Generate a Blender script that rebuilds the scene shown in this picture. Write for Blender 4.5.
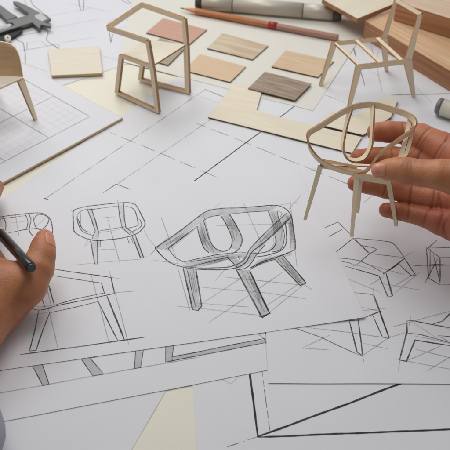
import bpy, math, random
import numpy as np
from mathutils import Vector, Matrix
random.seed(7); rng = np.random.default_rng(7)
S = 0.01                       # everything below is written in centimetres
scene = bpy.context.scene
col = scene.collection
for o in list(bpy.data.objects): bpy.data.objects.remove(o)

# ------------------------------------------------------------ camera, light, exposure
FPX, CH, CC = 720.0, 39.2, math.cos(math.pi/4)
cam_d = bpy.data.cameras.new('camera'); cam = bpy.data.objects.new('camera', cam_d); col.objects.link(cam)
cam.location = (0, -CH*S, CH*S); cam.rotation_euler = (math.radians(45), 0, 0)
cam_d.sensor_width = 36; cam_d.lens = 36*FPX/450; cam_d.clip_start = .01; cam_d.clip_end = 20
cam_d.dof.use_dof = True; cam_d.dof.focus_distance = .51; cam_d.dof.aperture_fstop = 18
scene.camera = cam
scene.view_settings.view_transform = 'Standard'; scene.view_settings.look = 'None'
scene.view_settings.exposure = 0.27; scene.view_settings.gamma = 1
world = bpy.data.worlds.new('World'); scene.world = world; world.use_nodes = True
bg = world.node_tree.nodes['Background']; bg.inputs[1].default_value = 1.0
_t = world.node_tree; _tc = _t.nodes.new('ShaderNodeTexCoord'); _sx = _t.nodes.new('ShaderNodeSeparateXYZ'); _mr = _t.nodes.new('ShaderNodeMapRange'); _mx = _t.nodes.new('ShaderNodeMix')
_t.links.new(_tc.outputs['Generated'], _sx.inputs[0]); _t.links.new(_sx.outputs[1], _mr.inputs[0]); _mr.inputs[1].default_value = -.7; _mr.inputs[2].default_value = .8
_mx.data_type = 'RGBA'; _mx.inputs[6].default_value = (.13, .125, .12, 1); _mx.inputs[7].default_value = (.38, .39, .41, 1)   # dim room behind the viewer, bright window side ahead
_t.links.new(_mr.outputs[0], _mx.inputs[0]); _t.links.new(_mx.outputs[2], bg.inputs[0])

def area(name, loc, target, sx, sy, power, color):
    l = bpy.data.lights.new(name, 'AREA'); l.shape = 'RECTANGLE'; l.size = sx*S; l.size_y = sy*S
    l.energy = power; l.color = color
    o = bpy.data.objects.new(name, l); col.objects.link(o)
    o.location = Vector(loc)*S
    o.rotation_euler = (Vector(target)-Vector(loc)).to_track_quat('-Z', 'Y').to_euler()
    return o
area('window_light', (-35, 82, 75), (0, 15, 0), 62, 44, 3.5, (1, .985, .965))
area('added_overhead_fill', (-8, 16, 56), (-8, 16, 0), 30, 30, 1.1, (1, .97, .93))  # added soft lamp, evens the brightness falloff across the desk

# ------------------------------------------------------------ geometry of the view: pixel of the photograph + height -> point in the place
def at(px, py, z=0.0):
    dx = (px-225)/FPX; dy = -(py-225)/FPX
    d = np.array([dx, CC*dy+CC, CC*dy-CC]); t = (z-CH)/d[2]
    return np.array([0, -CH, CH]) + d*t
def cd(px, py, depth):
    dx = (px-225)/FPX; dy = -(py-225)/FPX
    return np.array([0, -CH, CH]) + np.array([dx, CC*dy+CC, CC*dy-CC])*depth
def wave(x, y):
    return (.016*math.sin(x*.71+.4)*math.cos(y*.53+.9) + .012*math.sin(x*.33-y*.61+2.) + .006*math.sin(x*1.3+y*1.1))
def onto(px, py, zf):
    z = 0.0
    for _ in range(6):
        p = at(px, py, z); z = zf(p[0], p[1])
    return np.array([p[0], p[1], z])

# ------------------------------------------------------------ materials
def newmat(name):
    m = bpy.data.materials.new(name); m.use_nodes = True
    nt = m.node_tree; b = nt.nodes['Principled BSDF']
    return m, nt, b
def N(nt, t, **kw):
    n = nt.nodes.new(t)
    for k, v in kw.items():
        if k in n.inputs: n.inputs[k].default_value = v
        else: setattr(n, k, v)
    return n
def srgb(r, g, b):
    f = lambda c: ((c/255+.055)/1.055)**2.4 if c > 10 else c/255/12.92
    return (f(r), f(g), f(b), 1)
def plain(name, c, rough=.6, metal=0, noise=.08, nscale=300, bump=0.0, spec=.5):
    m, nt, b = newmat(name)
    tc = N(nt, 'ShaderNodeTexCoord'); nz = N(nt, 'ShaderNodeTexNoise', Scale=nscale, Detail=4.0)
    nt.links.new(tc.outputs['Object'], nz.inputs['Vector'])
    mix = N(nt, 'ShaderNodeMix', data_type='RGBA')
    mix.inputs[6].default_value = tuple(x*(1-noise) for x in c[:3])+(1,)
    mix.inputs[7].default_value = tuple(min(1, x*(1+noise)) for x in c[:3])+(1,)
    nt.links.new(nz.outputs[0], mix.inputs[0]); nt.links.new(mix.outputs[2], b.inputs['Base Color'])
    b.inputs['Roughness'].default_value = rough; b.inputs['Metallic'].default_value = metal
    b.inputs['Specular IOR Level'].default_value = spec
    if bump:
        bp = N(nt, 'ShaderNodeBump', Strength=bump, Distance=.0004)
        nt.links.new(nz.outputs[0], bp.inputs['Height']); nt.links.new(bp.outputs[0], b.inputs['Normal'])
    return m
def paper(name, c):
    m, nt, b = newmat(name)
    tc = N(nt, 'ShaderNodeTexCoord')
    n1 = N(nt, 'ShaderNodeTexNoise', Scale=18.0, Detail=3.0); n2 = N(nt, 'ShaderNodeTexNoise', Scale=1400.0, Detail=3.0)
    for n in (n1, n2): nt.links.new(tc.outputs['Object'], n.inputs['Vector'])
    mix = N(nt, 'ShaderNodeMix', data_type='RGBA')
    mix.inputs[6].default_value = tuple(x*.955 for x in c[:3])+(1,); mix.inputs[7].default_value = c
    nt.links.new(n1.outputs[0], mix.inputs[0]); nt.links.new(mix.outputs[2], b.inputs['Base Color'])
    b.inputs['Roughness'].default_value = .85; b.inputs['Specular IOR Level'].default_value = .25
    bp = N(nt, 'ShaderNodeBump', Strength=.25, Distance=.0001)
    nt.links.new(n2.outputs[0], bp.inputs['Height']); nt.links.new(bp.outputs[0], b.inputs['Normal'])
    return m
def wood(name, c1, c2, sx=40, sy=900, rough=.6, contrast=(.35, .65), c3=None, figure=.0, bump=.12, rot=0):
    m, nt, b = newmat(name)
    tc = N(nt, 'ShaderNodeTexCoord'); mp = N(nt, 'ShaderNodeMapping')
    mp.inputs['Scale'].default_value = (sx, sy, sy)
    mp.inputs['Rotation'].default_value = (0, 0, rot)
    nt.links.new(tc.outputs['Object'], mp.inputs['Vector'])
    n1 = N(nt, 'ShaderNodeTexNoise', Scale=1.0, Detail=5.0, Roughness=.6)
    n1.inputs['Distortion'].default_value = .4
    nt.links.new(mp.outputs[0], n1.inputs['Vector'])
    r = N(nt, 'ShaderNodeValToRGB'); r.color_ramp.elements[0].position = contrast[0]; r.color_ramp.elements[1].position = contrast[1]
    r.color_ramp.elements[0].color = c1; r.color_ramp.elements[1].color = c2
    nt.links.new(n1.outputs[0], r.inputs[0])
    mp2 = N(nt, 'ShaderNodeMapping'); mp2.inputs['Scale'].default_value = (sx*.35, sy*.13, sy*.13); mp2.inputs['Rotation'].default_value = (0, 0, rot)
    nt.links.new(tc.outputs['Object'], mp2.inputs['Vector'])
    n2 = N(nt, 'ShaderNodeTexNoise', Scale=1.0, Detail=2.0); nt.links.new(mp2.outputs[0], n2.inputs['Vector'])
    r2 = N(nt, 'ShaderNodeValToRGB'); r2.color_ramp.elements[0].position = .42; r2.color_ramp.elements[1].position = .6
    nt.links.new(n2.outputs[0], r2.inputs[0])
    mul = N(nt, 'ShaderNodeMath', operation='MULTIPLY'); mul.inputs[1].default_value = figure
    nt.links.new(r2.outputs[0], mul.inputs[0])
    mix = N(nt, 'ShaderNodeMix', data_type='RGBA'); mix.inputs[7].default_value = c3 or c1
    nt.links.new(mul.outputs[0], mix.inputs[0]); nt.links.new(r.outputs[0], mix.inputs[6])
    nt.links.new(mix.outputs[2], b.inputs['Base Color'])
    b.inputs['Roughness'].default_value = rough; b.inputs['Specular IOR Level'].default_value = .3
    bp = N(nt, 'ShaderNodeBump', Strength=bump, Distance=.0002)
    nt.links.new(n1.outputs[0], bp.inputs['Height']); nt.links.new(bp.outputs[0], b.inputs['Normal'])
    return m
def pencil(name, c, lo, hi, scale=900):
    m, nt, b = newmat(name)
    b.inputs['Base Color'].default_value = c; b.inputs['Roughness'].default_value = .7
    b.inputs['Specular IOR Level'].default_value = .2
    tc = N(nt, 'ShaderNodeTexCoord'); n1 = N(nt, 'ShaderNodeTexNoise', Scale=float(scale), Detail=1.0)
    n2 = N(nt, 'ShaderNodeTexNoise', Scale=45.0, Detail=1.0)
    nt.links.new(tc.outputs['Object'], n1.inputs['Vector']); nt.links.new(tc.outputs['Object'], n2.inputs['Vector'])
    ad = N(nt, 'ShaderNodeMath', operation='ADD'); nt.links.new(n1.outputs[0], ad.inputs[0]); nt.links.new(n2.outputs[0], ad.inputs[1])
    mr = N(nt, 'ShaderNodeMapRange'); mr.inputs[1].default_value = .7; mr.inputs[2].default_value = 1.3
    mr.inputs[3].default_value = lo; mr.inputs[4].default_value = hi
    nt.links.new(ad.outputs[0], mr.inputs[0]); nt.links.new(mr.outputs[0], b.inputs['Alpha'])
    return m

M = {}
M['desk'] = plain('desk_cream', srgb(232, 229, 213), .6, noise=.02, nscale=40)
M['paper'] = paper('paper_white', srgb(229, 230, 234))
M['paper_cool'] = paper('paper_cool', srgb(227, 228, 234))
M['paper_warm'] = paper('paper_warm', srgb(229, 227, 218))
M['paper_grey'] = paper('paper_grey', srgb(222, 222, 226))
M['dark'] = pencil('graphite_dark', (.045, .043, .047, 1), .42, .95)
M['mid'] = pencil('graphite_mid', (.05, .048, .052, 1), .35, .8)
M['light'] = pencil('graphite_light', (.14, .135, .14, 1), .15, .42)
M['shade'] = pencil('graphite_shade', (.22, .21, .21, 1), .10, .24, 160)
M['faint'] = pencil('graphite_faint', (.3, .29, .29, 1), .03, .2, 500)
M['fillgrey'] = pencil('marker_grey', (.42, .42, .43, 1), .28, .38, 200)
M['ink'] = pencil('ink_line', (.03, .03, .033, 1), .75, 1.0)
M['gridblue'] = pencil('grid_line', (.36, .37, .42, 1), .08, .2, 300)
M['gridmaj'] = pencil('grid_line_major', (.13, .13, .15, 1), .45, .7, 300)
M['bass'] = wood('basswood', srgb(234, 213, 182), srgb(243, 227, 201), 60, 700, .65, contrast=(.25, .75))
M['bassface'] = wood('basswood_pale', srgb(222, 214, 196), srgb(231, 224, 208), 40, 700, .6)
M['edge'] = wood('laser_cut_edge', srgb(156, 120, 86), srgb(188, 152, 116), 300, 600, .75)
M['edgedark'] = plain('burnt_and_shadow_edge', srgb(96, 76, 56), .8, noise=.25, nscale=900)  # burnt cut wood; also the painted shadow edge of the warm sheet
M['edgetan'] = wood('tan_edge', srgb(190, 164, 126), srgb(210, 186, 150), 30, 900, .7)
M['ply'] = wood('cream_plywood', srgb(228, 218, 196), srgb(235, 227, 208), 30, 500, .6, figure=.35, c3=srgb(224, 212, 188))
M['sw_pink'] = wood('veneer_pink', srgb(198, 156, 136), srgb(208, 168, 148), 40, 900)
M['sw_maple'] = wood('veneer_maple', srgb(204, 192, 166), srgb(218, 205, 182), 40, 900, figure=.8, c3=srgb(196, 170, 140))
M['sw_peach'] = wood('veneer_peach', srgb(212, 184, 152), srgb(222, 196, 166), 40, 900, figure=.3, c3=srgb(214, 188, 158))
M['sw_oak'] = wood('veneer_oak', srgb(204, 176, 144), srgb(226, 201, 170), 35, 700, figure=.4, c3=srgb(216, 190, 160))
M['sw_grey'] = wood('veneer_grey', srgb(132, 114, 98), srgb(190, 172, 152), 45, 1100, contrast=(.38, .62), figure=.3, c3=srgb(130, 112, 96))
M['sw_taupe'] = wood('veneer_taupe', srgb(160, 146, 124), srgb(180, 166, 144), 45, 1000)
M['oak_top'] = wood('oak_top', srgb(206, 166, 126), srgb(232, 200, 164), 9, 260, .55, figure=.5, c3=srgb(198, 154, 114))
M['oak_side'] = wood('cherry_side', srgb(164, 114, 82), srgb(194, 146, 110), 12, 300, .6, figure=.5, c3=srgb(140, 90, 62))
M['oak_pale'] = wood('pale_top', srgb(214, 186, 160), srgb(228, 204, 180), 9, 240, .6, figure=.4, c3=srgb(206, 176, 148))
M['tanply'] = wood('bent_veneer', srgb(204, 170, 130), srgb(217, 186, 148), 30, 500, .55, figure=.3, c3=srgb(200, 158, 114))
M['silver'] = plain('silver_barrel', srgb(204, 198, 184), .42, .15, .03, 60)
M['darkgrey'] = plain('dark_grey_plastic', srgb(72, 72, 70), .45, 0, .1)
M['midgrey'] = plain('grey_plastic', srgb(120, 120, 118), .4, .2, .06)
M['steel'] = plain('brushed_steel', srgb(112, 113, 110), .42, .7, .12, 120, .1)
M['steellight'] = plain('polished_steel_and_glint', srgb(232, 232, 230), .2, .8, .03, 60)  # scale face, and the painted reflection on the jaw blade
M['black'] = plain('black_plastic', srgb(24, 23, 22), .22, 0, .1)
M['capgrey'] = plain('pen_end_grey', srgb(70, 70, 72), .4, .3, .05)
M['white'] = plain('white_plastic', srgb(225, 222, 215), .4, 0, .03)
M['pencilwood'] = wood('pencil_orange', srgb(176, 106, 62), srgb(205, 138, 92), 30, 900, .45)
M['pencilpink'] = wood('pencil_rosy', srgb(166, 122, 108), srgb(188, 146, 130), 30, 900, .45)
M['pencilcone'] = wood('pencil_cone', srgb(206, 150, 104), srgb(220, 168, 124), 60, 600, .7)
M['red'] = plain('red_band', srgb(168, 40, 42), .4)
M['lead'] = plain('graphite_lead', srgb(48, 52, 48), .4)
M['sleeve'] = plain('grey_cloth', srgb(168, 168, 182), .95, 0, .2, 900, .5)
def skin():
    m, nt, b = newmat('skin')
    tc = N(nt, 'ShaderNodeTexCoord')
    n1 = N(nt, 'ShaderNodeTexNoise', Scale=55.0, Detail=4.0); n2 = N(nt, 'ShaderNodeTexNoise', Scale=220.0, Detail=5.0)
    n3 = N(nt, 'ShaderNodeTexVoronoi', Scale=900.0)
    for n in (n1, n2, n3): nt.links.new(tc.outputs['Object'], n.inputs['Vector'])
    r = N(nt, 'ShaderNodeValToRGB'); r.color_ramp.elements[0].position = .33; r.color_ramp.elements[1].position = .68
    r.color_ramp.elements[0].color = srgb(168, 104, 70); r.color_ramp.elements[1].color = srgb(196, 132, 92)
    nt.links.new(n1.outputs[0], r.inputs[0])
    at_ = N(nt, 'ShaderNodeAttribute', attribute_name='redness')
    mx = N(nt, 'ShaderNodeMix', data_type='RGBA'); mx.inputs[7].default_value = srgb(186, 98, 80)
    nt.links.new(at_.outputs['Fac'], mx.inputs[0]); nt.links.new(r.outputs[0], mx.inputs[6])
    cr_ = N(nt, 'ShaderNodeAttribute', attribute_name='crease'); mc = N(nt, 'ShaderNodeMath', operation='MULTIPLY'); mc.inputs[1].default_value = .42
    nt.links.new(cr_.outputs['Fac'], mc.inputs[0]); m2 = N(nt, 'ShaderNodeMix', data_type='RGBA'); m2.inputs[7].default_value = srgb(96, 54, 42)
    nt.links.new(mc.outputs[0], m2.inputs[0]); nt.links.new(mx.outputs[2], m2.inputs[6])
    nt.links.new(m2.outputs[2], b.inputs['Base Color'])
    b.inputs['Roughness'].default_value = .48; b.inputs['Specular IOR Level'].default_value = .4
    b.inputs['Subsurface Weight'].default_value = .14; b.inputs['Subsurface Radius'].default_value = (1, .35, .2)
    b.inputs['Subsurface Scale'].default_value = .004
    ad = N(nt, 'ShaderNodeMath', operation='ADD'); nt.links.new(n2.outputs[0], ad.inputs[0]); nt.links.new(n3.outputs[0], ad.inputs[1])
    bp = N(nt, 'ShaderNodeBump', Strength=.38, Distance=.0003)
    nt.links.new(ad.outputs[0], bp.inputs['Height']); nt.links.new(bp.outputs[0], b.inputs['Normal'])
    return m
M['skin'] = skin()
M['nail'] = plain('fingernail', srgb(206, 140, 112), .36, 0, .04, 200)

# ------------------------------------------------------------ object helpers
def tag(o, label=None, cat=None, group=None, kind=None):
    if label: o['label'] = label
    if cat: o['category'] = cat
    if group: o['group'] = group
    if kind: o['kind'] = kind
    return o
def empty(name, p, label, cat, group=None):
    o = bpy.data.objects.new(name, None); col.objects.link(o); o.location = Vector(p)*S; o.empty_display_size = .01
    return tag(o, label, cat, group)
def mk(name, verts, faces, mats, parent=None, fm=None, smooth=False, rotz=0.0, origin=None, bevel=0):
    V = np.array(verts, float)
    if origin is None: origin = np.array([*(V[:, :2].max(0)+V[:, :2].min(0))/2, V[:, 2].min()])
    W = V-origin
    c, s = math.cos(-rotz), math.sin(-rotz)
    L = np.column_stack([W[:, 0]*c-W[:, 1]*s, W[:, 0]*s+W[:, 1]*c, W[:, 2]])*S
    me = bpy.data.meshes.new(name); me.from_pydata([tuple(v) for v in L], [], [tuple(int(i) for i in f) for f in faces])
    for m in (mats if isinstance(mats, (list, tuple)) else [mats]): me.materials.append(M[m])
    if fm is not None: me.polygons.foreach_set('material_index', np.array(fm, dtype=np.int32))
    if smooth: me.polygons.foreach_set('use_smooth', [True]*len(me.polygons))
    me.update()
    o = bpy.data.objects.new(name, me); col.objects.link(o)
    loc = Vector(origin)*S
    if parent is not None:
        pl = Matrix.Identity(4); q = parent
        while q is not None: pl = q.matrix_basis @ pl; q = q.parent
        o.parent = parent; o.matrix_basis = pl.inverted() @ Matrix.Translation(loc) @ Matrix.Rotation(rotz, 4, 'Z')
    else:
        o.location = loc; o.rotation_euler = (0, 0, rotz)
    if bevel:
        b = o.modifiers.new('bevel', 'BEVEL'); b.width = bevel*S; b.segments = 2; b.limit_method = 'ANGLE'; b.angle_limit = math.radians(40)
    return o
class MB:
    def __init__(s): s.v = []; s.f = []; s.m = []
    def add(s, v, f, m=0):
        k = len(s.v); s.v += [np.array(x, float) for x in v]; s.f += [[k+i for i in q] for q in f]
        s.m += (m if isinstance(m, list) else [m]*len(f))
    def build(s, name, mats, parent=None, **kw): return mk(name, s.v, s.f, mats, parent, s.m, **kw)
def nrm(v): v = np.array(v, float); return v/np.linalg.norm(v)
def bar(mb, p, q, wdir, w, t, w2=None, t2=None, edge=1):
    """flat bar from p to q; w across wdir, t through the thickness; narrow faces take material slot `edge`"""
    p = np.array(p, float); q = np.array(q, float); d = nrm(q-p); wd = np.array(wdir, float); wd = nrm(wd-d*wd.dot(d)); td = np.cross(d, wd)
    w2 = w if w2 is None else w2; t2 = t if t2 is None else t2
    v = [p+wd*a*w/2+td*b*t/2 for a, b in ((-1, -1), (1, -1), (1, 1), (-1, 1))] + [q+wd*a*w2/2+td*b*t2/2 for a, b in ((-1, -1), (1, -1), (1, 1), (-1, 1))]
    mb.add(v, [(3, 2, 1, 0), (4, 5, 6, 7), (0, 1, 5, 4), (1, 2, 6, 5), (2, 3, 7, 6), (3, 0, 4, 7)], [edge, edge, 0, edge, 0, edge])
def cr(pts, n=8, closed=False):
    P = [np.array(p, float) for p in pts]; out = []; L = len(P)
    rngi = range(L if closed else L-1)
    for i in rngi:
        if closed: a, b, c, d = P[i-1], P[i], P[(i+1) % L], P[(i+2) % L]
        else: a, b, c, d = P[max(i-1, 0)], P[i], P[i+1], P[min(i+2, L-1)]
        for k in range(n):
            t = k/n
            out.append(.5*((2*b)+(c-a)*t+(2*a-5*b+4*c-d)*t*t+(3*b-a-3*c+d)*t**3))
    if not closed: out.append(P[-1])
    return out
def strip(mb, path, wdirs, w, t, closed=False, edge=1):
    """bent veneer band following a path; wdirs = direction of its width at each point"""
    n = len(path); R = []
    for i in range(n):
        a = path[i-1] if (i or closed) else path[i]; b = path[(i+1) % n] if (i < n-1 or closed) else path[i]
        d = nrm(b-a); wd = wdirs if not isinstance(wdirs, list) else wdirs[i]
        wd = np.array(wd, float); wd = nrm(wd-d*wd.dot(d)); td = np.cross(d, wd)
        ww = w[i] if isinstance(w, (list, np.ndarray)) else w
        R.append([path[i]+wd*a_*ww/2+td*b_*t/2 for a_, b_ in ((-1, -1), (1, -1), (1, 1), (-1, 1))])
    v = [x for r in R for x in r]; f = []; m = []
    for i in range(n if closed else n-1):
        a = 4*i; b = 4*((i+1) % n)
        for k in range(4):
            f.append((a+k, a+(k+1) % 4, b+(k+1) % 4, b+k)); m.append(0 if k % 2 == 0 else edge)
    if not closed: f += [(3, 2, 1, 0), (4*n-4, 4*n-3, 4*n-2, 4*n-1)]; m += [edge, edge]
    mb.add(v, f, m)
def prism(mb, poly, z0, z1, msides=1):
    """poly = list of xy; top takes slot 0, sides slot msides"""
    a = sum(poly[i][0]*poly[(i+1) % len(poly)][1]-poly[(i+1) % len(poly)][0]*poly[i][1] for i in range(len(poly)))
    if a < 0: poly = poly[::-1]
    n = len(poly); v = [(*p[:2], z0) for p in poly]+[(*p[:2], z1) for p in poly]
    mb.add(v, [tuple(range(n-1, -1, -1)), tuple(range(n, 2*n))]+[(i, (i+1) % n, n+(i+1) % n, n+i) for i in range(n)], [msides, 0]+[msides]*n)
def slab(name, px, z0, th, mats, label=None, cat=None, group=None, parent=None, bevel=.012, dirpts=None, tilt=None):
    P = [at(x, y, z0+th)[:2] for x, y in px]
    d = (P[dirpts[1]]-P[dirpts[0]]) if dirpts else P[1]-P[0]
    mb = MB(); prism(mb, P, z0, z0+th)
    o = mb.build(name, mats, parent, rotz=math.atan2(d[1], d[0]), bevel=bevel)
    return tag(o, label, cat, group)
def lathe(mb, p, q, prof, n=32, m=0):
    """prof = [(s along 0..1, radius, slot)]"""
    p = np.array(p, float); q = np.array(q, float); d = nrm(q-p); u = nrm(np.cross(d, [0, 0, 1])); w = np.cross(d, u); v = []; f = []; ms = []
    for s_, r, _ in prof:
        for k in range(n):
            a = 2*math.pi*(k+.5)/n; v.append(p+(q-p)*s_+(u*math.cos(a)+w*math.sin(a))*r)
    for i in range(len(prof)-1):
        for k in range(n): f.append((i*n+k, i*n+(k+1) % n, (i+1)*n+(k+1) % n, (i+1)*n+k)); ms.append(prof[i][2])
    f += [tuple(range(n-1, -1, -1)), tuple(range((len(prof)-1)*n, len(prof)*n))]; ms += [prof[0][2], prof[-1][2]]
    mb.add(v, f, ms)

# ------------------------------------------------------------ paper sheets
def sheet(name, px, off, mat, label, lift=None, cat='paper sheet', th=.012, step=.5, edge=None, group='drawing sheets spread over the desk'):
    C4 = [at(x, y, off)[:2] for x, y in px]      # corners in order around
    zf = lambda x, y: off + wave(x, y) + (lift(x, y) if lift else 0)
    nu = max(2, int(max(np.linalg.norm(C4[1]-C4[0]), np.linalg.norm(C4[2]-C4[3]))/step)); nv = max(2, int(max(np.linalg.norm(C4[3]-C4[0]), np.linalg.norm(C4[2]-C4[1]))/step))
    v = []
    for j in range(nv+1):
        for i in range(nu+1):
            a, b = i/nu, j/nv; p = C4[0]*(1-a)*(1-b)+C4[1]*a*(1-b)+C4[2]*a*b+C4[3]*(1-a)*b
            v.append((p[0], p[1], zf(*p)))
    n0 = len(v); v += [(x, y, z-th) for x, y, z in v]
    g = lambda i, j: j*(nu+1)+i
    area2 = sum(C4[i][0]*C4[(i+1) % 4][1]-C4[(i+1) % 4][0]*C4[i][1] for i in range(4))
    f = [(g(i, j), g(i+1, j), g(i+1, j+1), g(i, j+1)) for j in range(nv) for i in range(nu)]
    f += [tuple(n0+k for k in q[::-1]) for q in f]
    ring = [g(i, 0) for i in range(nu)]+[g(nu, j) for j in range(nv)]+[g(i, nv) for i in range(nu, 0, -1)]+[g(0, j) for j in range(nv, 0, -1)]
    m0 = len(v); v += [v[q] for q in ring] + [v[n0+q] for q in ring]; nr = len(ring)
    f += [(m0+(k+1) % nr, m0+k, m0+nr+k, m0+nr+(k+1) % nr) for k in range(nr)]
    if area2 < 0: f = [q[::-1] for q in f]
    o = mk(name, v, f, [mat, edge] if edge else mat, fm=[0]*(2*nu*nv)+[1 if edge else 0]*(len(f)-2*nu*nv), smooth=False)
    o.data.polygons.foreach_set('use_smooth', [True]*(2*nu*nv)+[False]*(len(o.data.polygons)-2*nu*nv))
    tag(o, label, cat, group)
    return o, zf
SLOTS = ['dark', 'mid', 'light', 'shade', 'fillgrey', 'ink', 'gridblue', 'gridmaj', 'faint']
class Sketch:
    """pencil strokes lying on a sheet: each stroke a thin ribbon of graphite that follows the paper"""
    def __init__(s, zf, base=.006): s.zf = zf; s.mb = MB(); s.k = 0; s.base = base
    def pts(s, pts): return [onto(x, y, s.zf) for x, y in pts]
    def stroke(s, pts, m='mid', w=1.0, smooth=False, closed=False, over=0.0, world=False):
        if closed: pts = list(pts)+[pts[0]]
        P = [np.array(p, float) for p in pts]
        if not world: P = [onto(x, y, s.zf)[:2] for x, y in P]
        if over and len(P) >= 2:
            P[0] = P[0]-nrm(P[1]-P[0])*over; P[-1] = P[-1]+nrm(P[-1]-P[-2])*over
        if smooth: P = cr(P, 8)
        Q = [P[0]]
        for a, b in zip(P[:-1], P[1:]):
            n = max(1, int(np.linalg.norm(b-a)/.35))
            Q += [a+(b-a)*k/n for k in range(1, n+1)]
        n = len(Q)
        if n < 2: return
        ww = w*(.84 if m == 'dark' else 1)/13.0; s.k += 1; dz = s.base+s.k*.00007
        ph = random.uniform(0, 6); v = []
        for i in range(n):
            a = Q[max(i-1, 0)]; b = Q[min(i+1, n-1)]; d = b-a; l = np.linalg.norm(d)
            d = d/l if l > 1e-9 else np.array([1., 0]); nn = np.array([-d[1], d[0]])
            e = min(i, n-1-i); k = (.55+.45*min(1, e/2.0))*(1+.16*math.sin(i*1.7+ph))
            c = Q[i]+nn*.006*math.sin(i*.55+ph*2)
            for sg in (1, -1):
                x, y = c+nn*sg*ww*k/2; v.append((x, y, s.zf(x, y)+dz))
        s.mb.add(v, [(2*i, 2*i+1, 2*i+3, 2*i+2) for i in range(n-1)], SLOTS.index(m))
    def dash(s, p, q, m='mid', w=.8, on=1.1, off=.22, dot=.12, ph=0):
        a = onto(*p, s.zf)[:2]; b = onto(*q, s.zf)[:2]; L = np.linalg.norm(b-a); d = (b-a)/L; t = -ph
        while t < L:
            for st, ln in ((t, on), (t+on+off, dot)):
                s0, s1 = max(0, st), min(L, st+ln)
                if s1-s0 > .05: s.stroke([a+d*s0, a+d*s1], m, w, world=True)
            t += on+2*off+dot
    def fill(s, pts, m='shade'):
        if len(pts) == 4: return s.band([pts[0], pts[1]], [pts[3], pts[2]], m, False)
        if len(pts) == 6: s.band([pts[0], pts[5]], [pts[1], pts[2]], m, False); return s.band([pts[5], pts[4]], [pts[2], pts[3]], m, False)
        P = [onto(x, y, s.zf)[:2] for x, y in pts]; s.k += 1; dz = s.base-.002+s.k*.00002
        s.mb.add([(x, y, s.zf(x, y)+dz) for x, y in P], [tuple(range(len(P)))], SLOTS.index(m))
    def band(s, A, B, m='shade', smooth=True):
        a = [onto(x, y, s.zf)[:2] for x, y in A]; b = [onto(x, y, s.zf)[:2] for x, y in B]
        if smooth: a = cr(a, 6); b = cr(b, 6)
        n = 24
        def res(P):
            l = np.r_[0, np.cumsum([np.linalg.norm(P[i+1]-P[i]) for i in range(len(P)-1)])]; P = np.array(P)
            t = np.linspace(0, l[-1], n); return np.column_stack([np.interp(t, l, P[:, 0]), np.interp(t, l, P[:, 1])])
        a, b = res(a), res(b); s.k += 1; dz = s.base-.002+s.k*.00002
        v = [(x, y, s.zf(x, y)+dz) for p in zip(a, b) for x, y in p]
        s.mb.add(v, [(2*i, 2*i+1, 2*i+3, 2*i+2) for i in range(n-1)], SLOTS.index(m))
    def hatch(s, A, B, n=6, m='light', w=1.1, lo=.1, hi=.9):
        a = cr([onto(x, y, s.zf)[:2] for x, y in A], 6); b = cr([onto(x, y, s.zf)[:2] for x, y in B], 6)
        a, b = [[P[int(round(t*(len(P)-1)))] for t in np.linspace(0, 1, 18)] for P in (a, b)]
        for i in range(n):
            f = (i+.5)/n; i0 = int(random.uniform(0, 5)+lo*8); i1 = 17-int(random.uniform(0, 6)+(1-hi)*8)
            if i1-i0 > 3: s.stroke([a[j]*(1-f)+b[j]*f for j in range(i0, i1)], m, w*random.uniform(.7, 1.2), world=True)
    def build(s, name, parent, label=None):
        o = s.mb.build(name, SLOTS, parent); 
        if label: o['label'] = label
        return o

# desk (setting)
mb = MB(); prism(mb, [(-70, -60), (70, -60), (70, 75), (-70, 75)], -3, -.045, 0)
tag(mb.build('desk', ['desk', 'desk']), kind='structure')

oJ, zJ = sheet('paper_sheet', [(-120, 395), (175, 375), (122, 466), (-120, 560)], .0, 'paper', 'blank grey-white sheet in the bottom left corner beside the cream gap')
oK, zK = sheet('drawing_sheet', [(190, 345), (520, 340), (540, 520), (201, 510)], .005, 'paper', 'white sheet at the bottom with thick black construction lines meeting at a corner')
oR, zR = sheet('drawing_sheet', [(240, -60), (640, -60), (640, 230), (300, 180)], .0, 'paper', 'white sheet under the wooden blocks and the open-seat chair model')
oI, zI = sheet('drawing_sheet', [(-120, 350), (262, 300), (267.5, 370), (-120, 445.5)], .045, 'paper', 'sheet with three grey shaded chair leg stubs, just below the armchair sketches')
oD, zD = sheet('drawing_sheet', [(-14, 209), (222, 46.5), (500, 160), (300, 330)], .03, 'paper', 'white sheet of long dash-dot diagonal lines in front of the trapezoid-legged chair model')
oH, zH = sheet('drawing_sheet', [(262, 216), (560, 176), (600, 384.5), (268, 383)], .065, 'paper', 'sheet of lounge chair sketches under the hand holding the chair model')
oB, zB = sheet('drawing_sheet', [(-160, -80), (205, -70), (147, 57), (-160, 160)], .005, 'paper_cool', 'cool white sheet with faint blue-grey chair sketches below the caliper')
oC, zC = sheet('paper_sheet', [(150, -70), (430, -70), (313, 111), (118, 60.5)], .055, 'paper_warm', 'warm white sheet beneath the wood swatches, pencil and long marker', th=.03, edge='edgedark')  # dark edge colour paints in the shadow line along the sheet's rim
liftG = lambda x, y:   .08*math.exp(-((x-9.5)**2+(y+9)**2)/14) + .035*math.exp(-(max(0, 6.1-(y-6.74)*.22-x)/1.1)**2)*(1 if y < 7 else 0)
oG, zG = sheet('drawing_sheet', [(-110, 220), (298, 168), (365, 318), (-110, 385.7)], .095, 'paper', 'large topmost sheet with the shaded armchair sketch and two more armchair sketches', liftG)

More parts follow.
